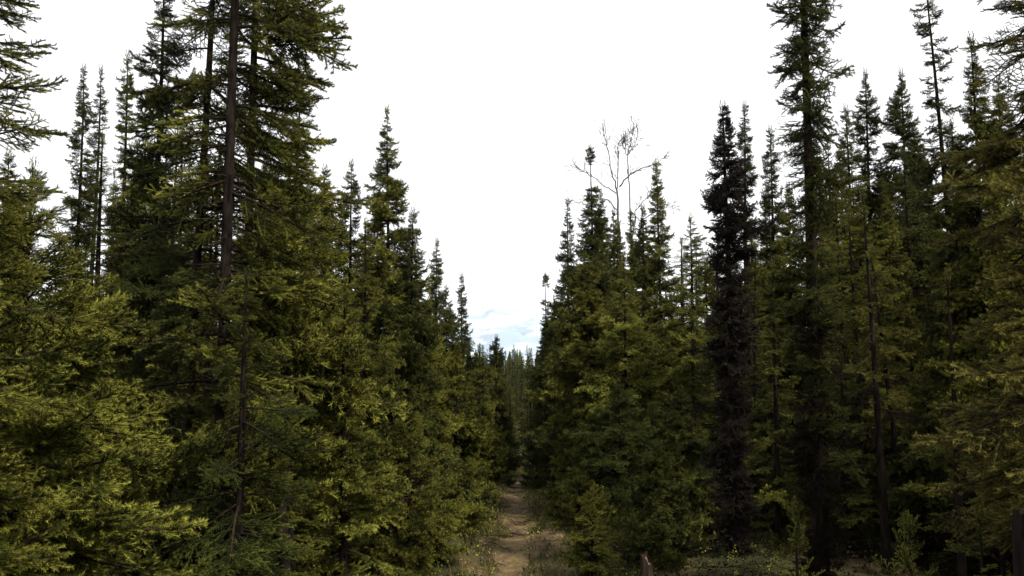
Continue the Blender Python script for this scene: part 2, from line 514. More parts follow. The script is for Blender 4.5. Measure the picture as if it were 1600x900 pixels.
# ------------------------------------------------------------------ ground, trail, mountain
def ground_mat():
    m, n, l, b = new_mat('forest_floor')
    geo = n.new('ShaderNodeNewGeometry')
    n1 = n.new('ShaderNodeTexNoise'); n1.inputs['Scale'].default_value = 1.7; n1.inputs['Detail'].default_value = 8
    n2 = n.new('ShaderNodeTexNoise'); n2.inputs['Scale'].default_value = 38; n2.inputs['Detail'].default_value = 6
    l.new(geo.outputs['Position'], n1.inputs['Vector']); l.new(geo.outputs['Position'], n2.inputs['Vector'])
    rp = n.new('ShaderNodeValToRGB'); e = rp.color_ramp.elements
    e[0].position = .35; e[0].color = (.02, .022, .009, 1); e[1].position = .62; e[1].color = (.07, .05, .026, 1)
    k = e.new(.5); k.color = (.035, .034, .014, 1)
    l.new(n1.outputs['Fac'], rp.inputs['Fac'])
    mu = n.new('ShaderNodeMix'); mu.data_type = 'RGBA'; mu.blend_type = 'OVERLAY'; mu.inputs['Factor'].default_value = .7
    l.new(rp.outputs['Color'], mu.inputs['A']); l.new(n2.outputs['Color'], mu.inputs['B'])
    l.new(mu.outputs['Result'], b.inputs['Base Color'])
    bp = n.new('ShaderNodeBump'); bp.inputs['Distance'].default_value = .02; bp.inputs['Strength'].default_value = .8
    l.new(n2.outputs['Fac'], bp.inputs['Height']); l.new(bp.outputs['Normal'], b.inputs['Normal'])
    b.inputs['Roughness'].default_value = .95; b.inputs['Specular IOR Level'].default_value = .1
    return m
def trail_mat():
    m, n, l, b = new_mat('trail_dirt')
    geo = n.new('ShaderNodeNewGeometry')
    n1 = n.new('ShaderNodeTexNoise'); n1.inputs['Scale'].default_value = 4; n1.inputs['Detail'].default_value = 12; n1.inputs['Roughness'].default_value = .7
    n2 = n.new('ShaderNodeTexNoise'); n2.inputs['Scale'].default_value = 60; n2.inputs['Detail'].default_value = 5
    l.new(geo.outputs['Position'], n1.inputs['Vector']); l.new(geo.outputs['Position'], n2.inputs['Vector'])
    rp = n.new('ShaderNodeValToRGB'); e = rp.color_ramp.elements
    e[0].position = .36; e[0].color = (.03, .022, .013, 1); e[1].position = .68; e[1].color = (.17, .125, .055, 1)
    k = e.new(.5); k.color = (.085, .06, .032, 1)
    l.new(n1.outputs['Fac'], rp.inputs['Fac'])
    mu = n.new('ShaderNodeMix'); mu.data_type = 'RGBA'; mu.blend_type = 'OVERLAY'; mu.inputs['Factor'].default_value = .6
    l.new(rp.outputs['Color'], mu.inputs['A']); l.new(n2.outputs['Fac'], mu.inputs['B'])
    l.new(mu.outputs['Result'], b.inputs['Base Color'])
    bp = n.new('ShaderNodeBump'); bp.inputs['Distance'].default_value = .03; bp.inputs['Strength'].default_value = 1
    l.new(n1.outputs['Fac'], bp.inputs['Height']); l.new(bp.outputs['Normal'], b.inputs['Normal'])
    b.inputs['Roughness'].default_value = .95; b.inputs['Specular IOR Level'].default_value = .1
    return m

def grid(xs, ys, zf):
    X, Y = np.meshgrid(xs, ys); Z = zf(X, Y)
    V = np.stack([X, Y, Z], -1).reshape(-1, 3)
    nx, ny = len(xs), len(ys)
    i = np.arange(nx - 1)[None, :] + (np.arange(ny - 1) * nx)[:, None]
    i = i.ravel()
    F = np.concatenate([np.stack([i, i + 1, i + nx + 1], 1), np.stack([i, i + nx + 1, i + nx], 1)])
    return V, F
xs = np.concatenate([-np.geomspace(9000, 6.2, 26), np.linspace(-6, 6, 97), np.geomspace(6.2, 9000, 26)])
ys = np.concatenate([-np.geomspace(9000, 4.2, 16), np.linspace(-4, 26, 210), np.geomspace(26.3, 9000, 40)])
V, F = grid(xs, ys, ground_z)
ground = link('ground', mesh_from('ground', V, F, np.zeros(len(F)), [ground_mat()], smooth=True)); tag(ground, kind='structure')

def trail_strip():
    ys = np.linspace(-3, 40, 700); us = np.linspace(-1, 1, 15)
    hwid = 0.09 + 0.14 * vnoise(ys * 1.7, ys * 0) + .30 * np.exp(-((ys - 10.4) / .7) ** 2) + .12 * np.exp(-((ys - 16) / 2.5) ** 2)
    V = []
    for j, y in enumerate(ys):
        cx = float(trail_x(y)) + .06 * math.exp(-((y - 10.9) / .6) ** 2)
        wl = hwid[j] * (0.85 + .5 * float(vnoise(y * 6, 3.3))); wr = hwid[j] * (0.85 + .5 * float(vnoise(y * 6, 9.3)))
        for u in us:
            x = cx + (u * wl if u < 0 else u * wr)
            z = float(ground_z(x, y)) + (.022 if abs(u) < .99 else -.03) - .012 * abs(u) ** 3
            V.append((x, y, z + .012 * float(vnoise(x * 11, y * 11))))
    nx = len(us); i = (np.arange(nx - 1)[None, :] + (np.arange(len(ys) - 1) * nx)[:, None]).ravel()
    F = np.concatenate([np.stack([i, i + 1, i + nx + 1], 1), np.stack([i, i + nx + 1, i + nx], 1)])
    return mesh_from('trail', np.array(V), F, np.zeros(len(F)), [trail_mat()], smooth=True)
tag(link('trail', trail_strip()), kind='structure')

# mountain: snowy ridge 6 km off
def mountain():
    D0 = 6000
    us = np.linspace(-3200, 3200, 260); vs = np.linspace(0, 2000, 70)
    U, Vv = np.meshgrid(us, vs)
    crest = 430 + 170 * np.exp(-((U + 140) / 260) ** 2) + 80 * np.exp(-((U - 180) / 170) ** 2) - .00003 * (U) ** 2 + 130 * (fbm(U / 420 + 3, U * 0 + 2) - .5)
    ridge = 1 - np.abs(2 * fbm(U / 330 + 5, Vv / 420 + 2, 5) - 1)
    h = crest * np.clip(Vv / 1500, 0, 1) ** 0.9 + (ridge - .7) * 260 * np.clip(Vv / 700, 0, 1) * np.clip((2000 - Vv) / 900, 0.25, 1)
    h = np.where(Vv > 1500, h * (1 - (Vv - 1500) / 900), h) - 6
    P = np.stack([U, D0 - 1500 + Vv, h], -1).reshape(-1, 3)
    nx = len(us); i = (np.arange(nx - 1)[None, :] + (np.arange(len(vs) - 1) * nx)[:, None]).ravel()
    F = np.concatenate([np.stack([i, i + 1, i + nx + 1], 1), np.stack([i, i + nx + 1, i + nx], 1)])
    m, n, l, b = new_mat('snow_rock_and_shade')
    geo = n.new('ShaderNodeNewGeometry'); sx = n.new('ShaderNodeSeparateXYZ'); l.new(geo.outputs['Normal'], sx.inputs[0])
    mp = n.new('ShaderNodeMapping'); mp.inputs['Rotation'].default_value = (0, math.radians(38), 0); mp.inputs['Scale'].default_value = (.0045, .006, .022)
    l.new(geo.outputs['Position'], mp.inputs['Vector'])
    nz = n.new('ShaderNodeTexNoise'); nz.inputs['Scale'].default_value = 1.0; nz.inputs['Detail'].default_value = 9; nz.inputs['Roughness'].default_value = .62
    l.new(mp.outputs['Vector'], nz.inputs['Vector'])
    sp = n.new('ShaderNodeSeparateXYZ'); l.new(geo.outputs['Position'], sp.inputs[0])
    hz = n.new('ShaderNodeMapRange'); hz.inputs['From Min'].default_value = 220; hz.inputs['From Max'].default_value = 520; hz.inputs['To Min'].default_value = -.17; hz.inputs['To Max'].default_value = -.05
    l.new(sp.outputs['Z'], hz.inputs['Value'])
    ad = n.new('ShaderNodeMath'); ad.operation = 'ADD'; l.new(nz.outputs['Fac'], ad.inputs[0]); l.new(hz.outputs['Result'], ad.inputs[1])
    rp = n.new('ShaderNodeValToRGB'); e = rp.color_ramp.elements
    e[0].position = .36; e[0].color = (.15, .235, .35, 1); e[1].position = .56; e[1].color = (.74, .78, .82, 1)  # blue end paints shadow bands into the snow, with bare rock lower down
    l.new(ad.outputs[0], rp.inputs['Fac']); l.new(rp.outputs['Color'], b.inputs['Base Color'])
    b.inputs['Roughness'].default_value = .9
    return mesh_from('mountain', P, F, np.zeros(len(F)), [m], smooth=True)
mt = link('mountain', mountain()); tag(mt, kind='structure')
# ------------------------------------------------------------------ trees by hand: left stand
G = 'spruce'
near_tree('spruce_tree', 'large spruce at the left border reaching long needled boughs into the sky', G, -75, None, 4.6, 180, 'cone', 'spread', M_OLIVE,
          base=.02, per_m=34, H=5.6, seed=11, r0=.06, up=.55, down=.05, gaps=.35)
near_tree('young_spruce', 'broad young spruce with bright flat sprays filling the lower left corner', G, 52, 262, 5.6, 215, 'cone', 'spread', M_BRIGHT,
          base=.03, per_m=62, seed=12, r0=.03, up=.75, down=.02, gaps=.3)
mid_tree('spruce_tree', 'pale spruce with layered sprays just right of the broad young spruce in the lower left', G, 118, 400, 8.4, 105, 'cone', 'spread', M_OLIVE, seed=13, per_m=40)
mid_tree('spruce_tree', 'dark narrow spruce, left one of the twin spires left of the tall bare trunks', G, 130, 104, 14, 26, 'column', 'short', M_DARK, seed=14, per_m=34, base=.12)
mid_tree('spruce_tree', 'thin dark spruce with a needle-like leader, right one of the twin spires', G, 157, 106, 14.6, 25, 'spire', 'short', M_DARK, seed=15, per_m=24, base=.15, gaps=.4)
mid_tree('spruce_tree', 'slim spruce between the twin spires and the tall bare trunks', G, 198, 84, 13, 29, 'column', 'short', M_OLIVE, seed=16, per_m=26, base=.2, gaps=.45)
near_tree('spruce_tree', 'dark shaggy spruce whose crown hangs left of the three tall bare trunks', G, 252, -60, 8.6, 62, 'column', 'short', M_DARK, base=.15, per_m=30, seed=17, r0=.045, gaps=.4)
near_tree('spruce_tree', 'tall spruce with slim bare trunk, leftmost of the three tall trunks', G, 298, None, 7.6, 125, 'cone', 'spread', M_COOL, H=7.2, seed=18, r0=.04,
          base=.28, per_m=22, front=.85, gaps=.5, up=.2, down=-.25, twigs=90, lean=0.012)
near_tree('spruce_tree', 'tall spruce with the thickest bare trunk, middle of the three tall trunks', G, 352, None, 7.0, 165, 'cone', 'spread', M_OLIVE, H=8.6, seed=19, r0=.046,
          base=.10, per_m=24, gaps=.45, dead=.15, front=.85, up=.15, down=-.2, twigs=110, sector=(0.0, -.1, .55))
near_tree('spruce_tree', 'tall spruce with thin trunk and long right-hand boughs, rightmost of three tall trunks', G, 386, None, 8.2, 150, 'cone', 'spread', M_OLIVE, H=9.2, seed=20, r0=.042,
          base=.16, per_m=29, front=.65, gaps=.3, up=.2, down=-.15, twigs=70, sector=(0.0, -.2, .6))
near_tree('spruce_tree', 'dark bluish spruce with drooping boughs low in front of the tall bare trunks', G, 385, 430, 6.2, 130, 'cone', 'spread', M_COOL, base=.04, per_m=24, seed=21, r0=.035, up=.3, down=-.3)
near_tree('spruce_tree', 'bright yellow-green spruce right of the tall bare trunks', G, 470, 150, 8.8, 122, 'cone', 'spread', M_BRIGHT, base=.03, per_m=26, seed=22, r0=.05, up=.45, down=-.05, gaps=.3)
near_tree('spruce_tree', 'yellow-green spruce with dense skirt at the left edge of the trail', G, 545, 440, 8.4, 92, 'cone', 'spread', M_BRIGHT, base=.02, per_m=34, seed=23, r0=.032, up=.5, down=-.1)
mid_tree('spruce_tree', 'small dark-topped spruce with jagged crown between the bright spruce and the tall pointed spruce', G, 551, 252, 14.5, 52, 'cone', 'short', M_DARK, seed=24, per_m=30, base=.3)
mid_tree('spruce_tree', 'short spruce tip tucked against the left flank of the tall pointed spruce', G, 590, 300, 15.5, 34, 'column', 'short', M_DARK, seed=25, per_m=26)
mid_tree('spruce_tree', 'spruce with slightly leaning thin trunk below the small jagged dark-topped spruce', G, 566, 345, 10.8, 68, 'cone', 'spread', M_OLIVE, seed=26, per_m=32, base=.12, lean=-.03)
mid_tree('spruce_tree', 'tall pointed spruce, highest of the stand left of the trail after the big bare trunks', G, 607, 168, 14.0, 78, 'cone', 'short', M_OLIVE, seed=27, per_m=44, base=.06, lean=-.012, up=.3, down=-.35)
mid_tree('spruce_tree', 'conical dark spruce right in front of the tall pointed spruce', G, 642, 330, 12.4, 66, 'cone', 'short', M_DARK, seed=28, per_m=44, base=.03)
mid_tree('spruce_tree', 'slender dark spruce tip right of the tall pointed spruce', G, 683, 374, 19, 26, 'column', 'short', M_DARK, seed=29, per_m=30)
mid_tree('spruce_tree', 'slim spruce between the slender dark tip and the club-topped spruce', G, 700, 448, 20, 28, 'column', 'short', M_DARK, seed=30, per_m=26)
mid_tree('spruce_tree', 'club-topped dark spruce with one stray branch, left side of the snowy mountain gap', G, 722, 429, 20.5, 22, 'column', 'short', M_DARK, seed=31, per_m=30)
mid_tree('spruce_tree', 'small spruce with a thin bare lower trunk on the left side of the trail', G, 752, 560, 14.6, 44, 'cone', 'short', M_OLIVE, seed=32, per_m=24, base=.35)
mid_tree('spruce_tree', 'olive spruce with wide skirt behind the left trail edge', G, 676, 470, 12.8, 50, 'cone', 'short', M_OLIVE, seed=33, per_m=36)
mid_tree('spruce_tree', 'olive bushy spruce low beside the trail, second row of the left side', G, 712, 540, 13.2, 56, 'cone', 'short', M_OLIVE, seed=34, per_m=36)
mid_tree('spruce_tree', 'black narrow spruce standing alone in the middle of the corridor left of the trail', G, 775, 527, 17.5, 33, 'cone', 'short', M_DARK, seed=35, per_m=46, base=.05, wide=1.1)
mid_tree('spruce_tree', 'olive spruce just behind the black narrow spruce in the corridor', G, 748, 540, 21, 40, 'cone', 'short', M_OLIVE, seed=36, per_m=26)
mid_tree('young_spruce', 'low bushy spruce at the bottom left of the trail', G, 640, 640, 9.3, 92, 'cone', 'spread', M_OLIVE, seed=37, per_m=48, up=.5, down=.0)
mid_tree('spruce_tree', 'low spruce behind the yellow-green skirt spruce', G, 600, 560, 10.4, 80, 'cone', 'short', M_DARK, seed=38, per_m=42)
mid_tree('young_spruce', 'knee-high spruce sapling beside the left bank of the trail', G, 688, 735, 11.2, 52, 'cone', 'short', M_OLIVE, seed=39, per_m=46, up=.5, down=0, twigs=0)
near_tree('spruce_tree', 'dark spruce with wide low boughs at the bottom left of the tall bare trunks', G, 268, 560, 6.6, 120, 'cone', 'spread', M_COOL, base=.05, per_m=16, seed=40, dead=.7, r0=.03, up=.3, down=-.2, gaps=.5)
mid_tree('spruce_tree', 'very thin dark dead pole in the shade left of the tall bare trunks', 'dead spruce', 246, 330, 9.4, 22, 'column', 'dead', M_DEAD_SHADE, seed=41, per_m=14, base=.1, twigs=50)

mid_tree('spruce_tree', 'olive spruce rising behind the border boughs at the far left', G, 14, 236, 10.5, 52, 'column', 'short', M_OLIVE, seed=103, per_m=34)
mid_tree('spruce_tree', 'dense olive spruce filling the slope between the bright spruce and the jagged dark top', G, 508, 262, 11.6, 52, 'cone', 'short', M_OLIVE, seed=104, per_m=40)
mid_tree('spruce_tree', 'dark spruce between the slim spruce and the dark shaggy one', G, 226, 190, 11.8, 40, 'column', 'short', M_DARK, seed=105, per_m=36)

# ------------------------------------------------------------------ right stand
mid_tree('spruce_tree', 'small thin spruce spire with one stray branch at the right side of the mountain gap', G, 851, 428, 24, 22, 'club', 'short', M_DARK, seed=51, per_m=30)
mid_tree('spruce_tree', 'dark pointed spruce, first tall one right of the mountain gap', G, 887, 312, 19.5, 44, 'cone', 'short', M_DARK, seed=52, per_m=42, base=.05, wide=1.0)
mid_tree('spruce_tree', 'spruce with a ball-shaped tuft on a bare leader, left of the leafless tree', G, 921, 228, 18.5, 34, 'club', 'short', M_DARK, seed=53, per_m=40, base=.15)
mid_tree('spruce_tree', 'short dark spruce in front of the leafless tree trunk', G, 958, 328, 22, 26, 'column', 'short', M_DARK, seed=54, per_m=30)
mid_tree('spruce_tree', 'thin spruce right below the second stem of the leafless tree', G, 986, 330, 19, 22, 'spire', 'short', M_OLIVE, seed=55, per_m=34)
mid_tree('spruce_tree', 'yellow-green pointed spruce right of the leafless tree', G, 1028, 252, 14.5, 56, 'cone', 'short', M_OLIVE, seed=56, per_m=52, base=.04, up=.4)
mid_tree('spruce_tree', 'olive spruce with visible slim trunk in front of the dark pointed spruce', G, 915, 398, 14, 46, 'column', 'short', M_OLIVE, seed=57, per_m=30, base=.04)
mid_tree('spruce_tree', 'bright spruce below the leafless tree, left of the yellow-green pointed spruce', G, 975, 400, 13.2, 52, 'column', 'spread', M_BRIGHT, seed=58, per_m=34, base=.06)
mid_tree('spruce_tree', 'bright open spruce between the yellow-green pointed spruce and the purplish dead spruce', G, 1074, 338, 12.4, 50, 'column', 'spread', M_BRIGHT, seed=59, per_m=28, base=.08, gaps=.45)
mid_tree('spruce_tree', 'broad low dark-green spruce at the right edge of the trail', G, 968, 600, 11.6, 84, 'cone', 'spread', M_COOL, seed=60, per_m=50, base=.02, up=.4, down=-.05)
mid_tree('spruce_tree', 'dark narrow spruce bordering the right side of the trail further on', G, 872, 470, 17, 34, 'column', 'short', M_DARK, seed=61, per_m=44, base=.03)
mid_tree('spruce_tree', 'purplish black dead spruce shrouded in dense twigs and lichen', 'dead spruce', 1131, 166, 9.2, 32, 'pillar', 'short', M_LICHEN, seed=62, per_m=52, wide=1.5, lean=-.004, base=.02, r0=.05, twigs=160, gaps=.4, up=.5, down=-.5)
mid_tree('spruce_tree', 'dark green spruce close behind the purplish dead spruce', G, 1163, 162, 14.0, 20, 'column', 'short', M_DARK, seed=63, per_m=34, base=.1)
mid_tree('spruce_tree', 'spruce between the purplish dead spruce and the great shaggy column spruce', G, 1203, 200, 14.5, 48, 'cone', 'short', M_DARK, seed=64, per_m=38, base=.1)
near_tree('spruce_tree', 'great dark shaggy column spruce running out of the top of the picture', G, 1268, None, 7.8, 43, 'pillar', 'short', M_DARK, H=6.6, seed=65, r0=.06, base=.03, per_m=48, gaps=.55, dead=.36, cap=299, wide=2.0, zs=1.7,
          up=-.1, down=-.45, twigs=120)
near_tree('spruce_tree', 'bright spruce skirt left of the great column spruce trunk', G, 1205, 420, 9.6, 74, 'cone', 'spread', M_OLIVE, base=.04, per_m=22, seed=66, r0=.03, gaps=.5)
mid_tree('spruce_tree', 'pointed dark spruce with olive flanks right of the great column spruce', G, 1351, 112, 13.0, 68, 'cone', 'short', M_DARK, seed=67, per_m=42, base=.12)
mid_tree('spruce_tree', 'spruce with bulging dark tip and gappy crown, left of the thin leaning spruce', G, 1408, 112, 12.6, 54, 'column', 'short', M_DARK, seed=68, per_m=40, base=.2, gaps=.4)
near_tree('spruce_tree', 'thin leaning spruce with ragged sparse branches running out of the top', G, 1442, -40, 9.5, 42, 'column', 'short', M_DARK, seed=69, per_m=28, base=.35, gaps=.6, r0=.042, lean=-.048, twigs=90)
near_tree('spruce_tree', 'broad-shouldered spruce with hooked top near the right border', G, 1517, 58, 9.4, 86, 'cone', 'short', M_OLIVE, seed=70, per_m=58, base=.15, gaps=.3, r0=.04, up=.3, down=-.3)
near_tree('spruce_tree', 'large spruce at the right border with brownish yellow hanging boughs', G, 1640, None, 5.4, 165, 'cone', 'spread', M_RUST, H=8.0, seed=71, r0=.06, base=.10, per_m=36, gaps=.35, up=.1, down=-.25)
near_tree('spruce_tree', 'bright spruce in the middle of the right stand before the two thin black trunks', G, 1335, 330, 10.6, 72, 'column', 'spread', M_OLIVE, seed=72, per_m=16, base=.25, gaps=.5, r0=.038)
mid_tree('spruce_tree', 'thin black leaning trunk with sparse green, right one of the pair in the dark', G, 1366, 390, 9.2, 46, 'column', 'spread', M_RUST, seed=73, dead=.4, per_m=18, base=.45, lean=-.07, r0=.03)
near_tree('spruce_tree', 'thin black trunk with few sprays, left one of the pair in the dark', G, 1345, 300, 8.4, 44, 'column', 'spread', M_OLIVE, seed=74, per_m=12, dead=.6, base=.35, lean=-.03, r0=.035, gaps=.6)
near_tree('spruce_tree', 'spruce with broken sprays lit against the dark hollow right of centre', G, 1480, 430, 7.4, 62, 'cone', 'spread', M_RUST, seed=75, per_m=11, base=.3, gaps=.6, r0=.03)
near_tree('spruce_sapling', 'small bright sapling at the bottom edge below the two thin black trunks', 'sapling', 1421, 822, 5.6, 74, 'cone', 'young', M_BRIGHT, seed=76, per_m=30, base=.2, r0=.011, up=.9, down=.25, inner=2, twigs=0)
near_tree('spruce_sapling', 'small bright sapling at the bottom left of the great column spruce trunk', 'sapling', 1243, 790, 7.0, 34, 'cone', 'young', M_BRIGHT, seed=77, per_m=24, base=.1, r0=.010, up=.9, down=.25, inner=2, twigs=0)
near_tree('spruce_sapling', 'dim green sapling in the dark hollow near the right border', 'sapling', 1558, 712, 6.0, 56, 'cone', 'young', M_OLIVE, seed=78, per_m=18, base=.15, r0=.012, up=.8, down=.2, inner=2, twigs=0)
near_tree('spruce_sapling', 'low spreading sapling by the mossy dark trunk in the lower right corner', 'sapling', 1530, 800, 5.4, 100, 'cone', 'spread', M_OLIVE, seed=79, per_m=20, base=.1, r0=.014, up=.6, down=.1, inner=4, twigs=0)
mid_tree('spruce_sapling', 'green sapling at the foot of the bank on the right of the trail', 'sapling', 905, 745, 10.6, 60, 'cone', 'short', M_OLIVE, seed=80, per_m=60, up=.6, down=.1, twigs=0)

mid_tree('young_spruce', 'low bushy green spruce overhanging the right edge of the trail at the bottom', G, 925, 770, 8.9, 52, 'cone', 'spread', M_OLIVE, seed=81, per_m=90, up=.6, down=.05, twigs=0, base=.02)
mid_tree('spruce_tree', 'olive spruce behind the leafless tree filling the gap below its limbs', G, 942, 345, 20.5, 30, 'cone', 'short', M_OLIVE, seed=84, per_m=36)
mid_tree('spruce_tree', 'olive spruce in the gap right of the second leafless stem', G, 1003, 345, 17.5, 34, 'column', 'short', M_OLIVE, seed=85, per_m=34)
mid_tree('spruce_tree', 'mid green spruce under the shoulder of the yellow-green pointed spruce', G, 1098, 400, 14, 44, 'column', 'short', M_OLIVE, seed=86, per_m=34)
mid_tree('spruce_tree', 'yellowish bushy spruce left of the two thin black trunks', G, 1312, 235, 11.8, 44, 'column', 'short', M_OLIVE, seed=87, per_m=34, base=.1)
mid_tree('spruce_tree', 'yellowish bushy spruce just right of the two thin black trunks', G, 1385, 290, 11.4, 50, 'column', 'short', M_OLIVE, seed=88, per_m=32, base=.1)
mid_tree('spruce_tree', 'dense dark spruce behind the hooked broad-shouldered spruce', G, 1560, 120, 12.5, 60, 'column', 'short', M_OLIVE, seed=89, per_m=36, base=.1)

mid_tree('spruce_tree', 'low dark spruce at the foot of the purplish dead spruce, right side', G, 1195, 600, 10.4, 70, 'cone', 'short', M_DARK, seed=90, per_m=46, dead=.3)
mid_tree('spruce_tree', 'low dark spruce between the great column trunk and the two thin black trunks', G, 1316, 560, 9.2, 66, 'cone', 'spread', M_DARK, seed=91, per_m=44, dead=.3)
mid_tree('spruce_tree', 'dark low spruce right of the two thin black trunks', G, 1448, 590, 8.8, 80, 'cone', 'short', M_DARK, seed=92, per_m=46, dead=.4)
mid_tree('spruce_tree', 'black shaded spruce low in front of the right border', G, 1546, 540, 7.8, 90, 'cone', 'spread', M_DARK, seed=93, per_m=44, dead=.5)
mid_tree('spruce_tree', 'dark low spruce between the broken stump and the purplish dead spruce', G, 1066, 610, 10.2, 74, 'cone', 'short', M_DARK, seed=94, per_m=50, dead=.2)
mid_tree('spruce_tree', 'little black-green spruce directly behind the broken stump', G, 1030, 700, 9.4, 60, 'cone', 'short', M_DARK, seed=100, per_m=80, up=.5, down=0, twigs=0)
mid_tree('spruce_tree', 'full olive spruce left of the thin leaning spruce, behind', G, 1432, 215, 13.6, 48, 'column', 'short', M_OLIVE, seed=95, per_m=36)
mid_tree('spruce_tree', 'full olive spruce between the great column spruce and the pointed dark spruce', G, 1318, 168, 12.6, 38, 'cone', 'short', M_OLIVE, seed=96, per_m=46)
mid_tree('spruce_tree', 'bright full spruce under the hooked top at the right', G, 1490, 190, 10.4, 66, 'cone', 'spread', M_BRIGHT, seed=97, per_m=34)
mid_tree('spruce_tree', 'olive spruce directly left of the great column spruce', G, 1226, 290, 12.8, 44, 'column', 'short', M_OLIVE, seed=98, per_m=40)
mid_tree('spruce_tree', 'dark spruce crowding the left foot of the leafless tree', G, 938, 300, 22.5, 34, 'column', 'short', M_DARK, seed=99, per_m=36)

mid_tree('spruce_tree', 'olive spruce hiding the lower main stem of the leafless tree', G, 967, 350, 16.8, 34, 'cone', 'short', M_OLIVE, seed=101, per_m=46)
mid_tree('spruce_tree', 'dark pointed spruce just left of the yellow-green pointed spruce', G, 1003, 322, 16.0, 28, 'cone', 'short', M_DARK, seed=102, per_m=44)

# leafless tree (two stems)
def bare_tree():
    d = 21.0
    base = at(978, 620, d); gz = float(ground_z(base.x, d))
    root = bpy.data.objects.new('leafless_tree', None); col.objects.link(root); root.location = (base.x, d, gz)
    tag(root, 'leafless grey tree with forked spreading branches above the right stand', 'leafless tree')
    r = np.random.RandomState(5)
    o = np.array([base.x, d, gz])
    def pt(px, py, dd=0): return np.array(at(px, py, d + dd)) - o
    def poly(g, pts, r0, r1):
        P = [np.array(p, float) for p in pts]; Q = []
        for a, b in zip(P[:-1], P[1:]):
            for k in range(4):
                Q.append(a + (b - a) * k / 4 + (r.normal(0, .012, 3) if k else 0))
        Q.append(P[-1]); Q = np.array(Q)
        tube(g, Q, np.linspace(r0, r1, len(Q)), 5, 0); return Q
    def twigs(g, Q, n, L):
        for i in range(n):
            k = r.randint(len(Q) // 5, len(Q) - 1); p = Q[k]; d0 = Q[k + 1] - Q[k]; d0 /= np.linalg.norm(d0)
            e = d0 + r.normal(0, .55, 3) + np.array([0, 0, .15]); e /= np.linalg.norm(e); l = L * r.uniform(.3, 1.2)
            q = [p]
            for j in range(4):
                e = e + r.normal(0, .22, 3); e /= np.linalg.norm(e); q.append(q[-1] + e * l / 4)
            tube(g, q, np.linspace(.006, .003, 5), 3, 0)
            for m in range(3):
                kk = r.randint(1, 4); f = e + r.normal(0, .6, 3); f /= np.linalg.norm(f)
                tube(g, [q[kk], q[kk] + f * l * .25, q[kk] + f * l * .45 + r.normal(0, .01, 3)], [.0035, .003, .002], 3, 0)
    g = Geo(); poly(g, [(0, 0, -.1), pt(972, 520), pt(968, 360), pt(964, 298)], .045, .020)
    link('trunk', g.mesh('trunk', [M_GREY], True), root)
    g = Geo(); Q = poly(g, [pt(974, 620, .15), pt(986, 420, .25), pt(984, 310, .3), pt(980, 243, .3)], .022, .012)
    link('trunk', g.mesh('trunk', [M_GREY], True), root)
    limbs = [([pt(964, 298), pt(956, 270), pt(948, 228, -.1), pt(942, 200, -.1)], .018), ([pt(964, 298), pt(966, 260, .2), pt(966, 225, .3), pt(975, 212, .3)], .015),
             ([pt(968, 292), pt(985, 272, -.2), pt(1000, 264, -.3), pt(1024, 256, -.4), pt(1042, 243, -.5)], .018), ([pt(962, 302), pt(945, 292, .2), pt(926, 276, .3), pt(912, 268, .4), pt(892, 256, .5)], .015),
             ([pt(980, 243, .3), pt(986, 222, .35), pt(990, 200, .4)], .012), ([pt(980, 243, .3), pt(992, 225, .5), pt(998, 200, .6)], .012), ([pt(980, 243, .3), pt(972, 225, .2), pt(976, 215, .1)], .01),
             ([pt(966, 330), pt(950, 312, -.3), pt(925, 306, -.5), pt(905, 318, -.6), pt(884, 312, -.7)], .013), ([pt(988, 400, .2), pt(992, 330, .2), pt(1008, 312, -.1), pt(1020, 300, -.2)], .015),
             ([pt(985, 330, .3), pt(1000, 345, .5), pt(1040, 320, .6), pt(1062, 322, .7)], .011)]
    for pts, rr in limbs:
        g = Geo(); Q = poly(g, pts, rr, rr * .35); twigs(g, Q, 20, .42)
        link('limb', g.mesh('limb', [M_GREY]), root)
bare_tree()

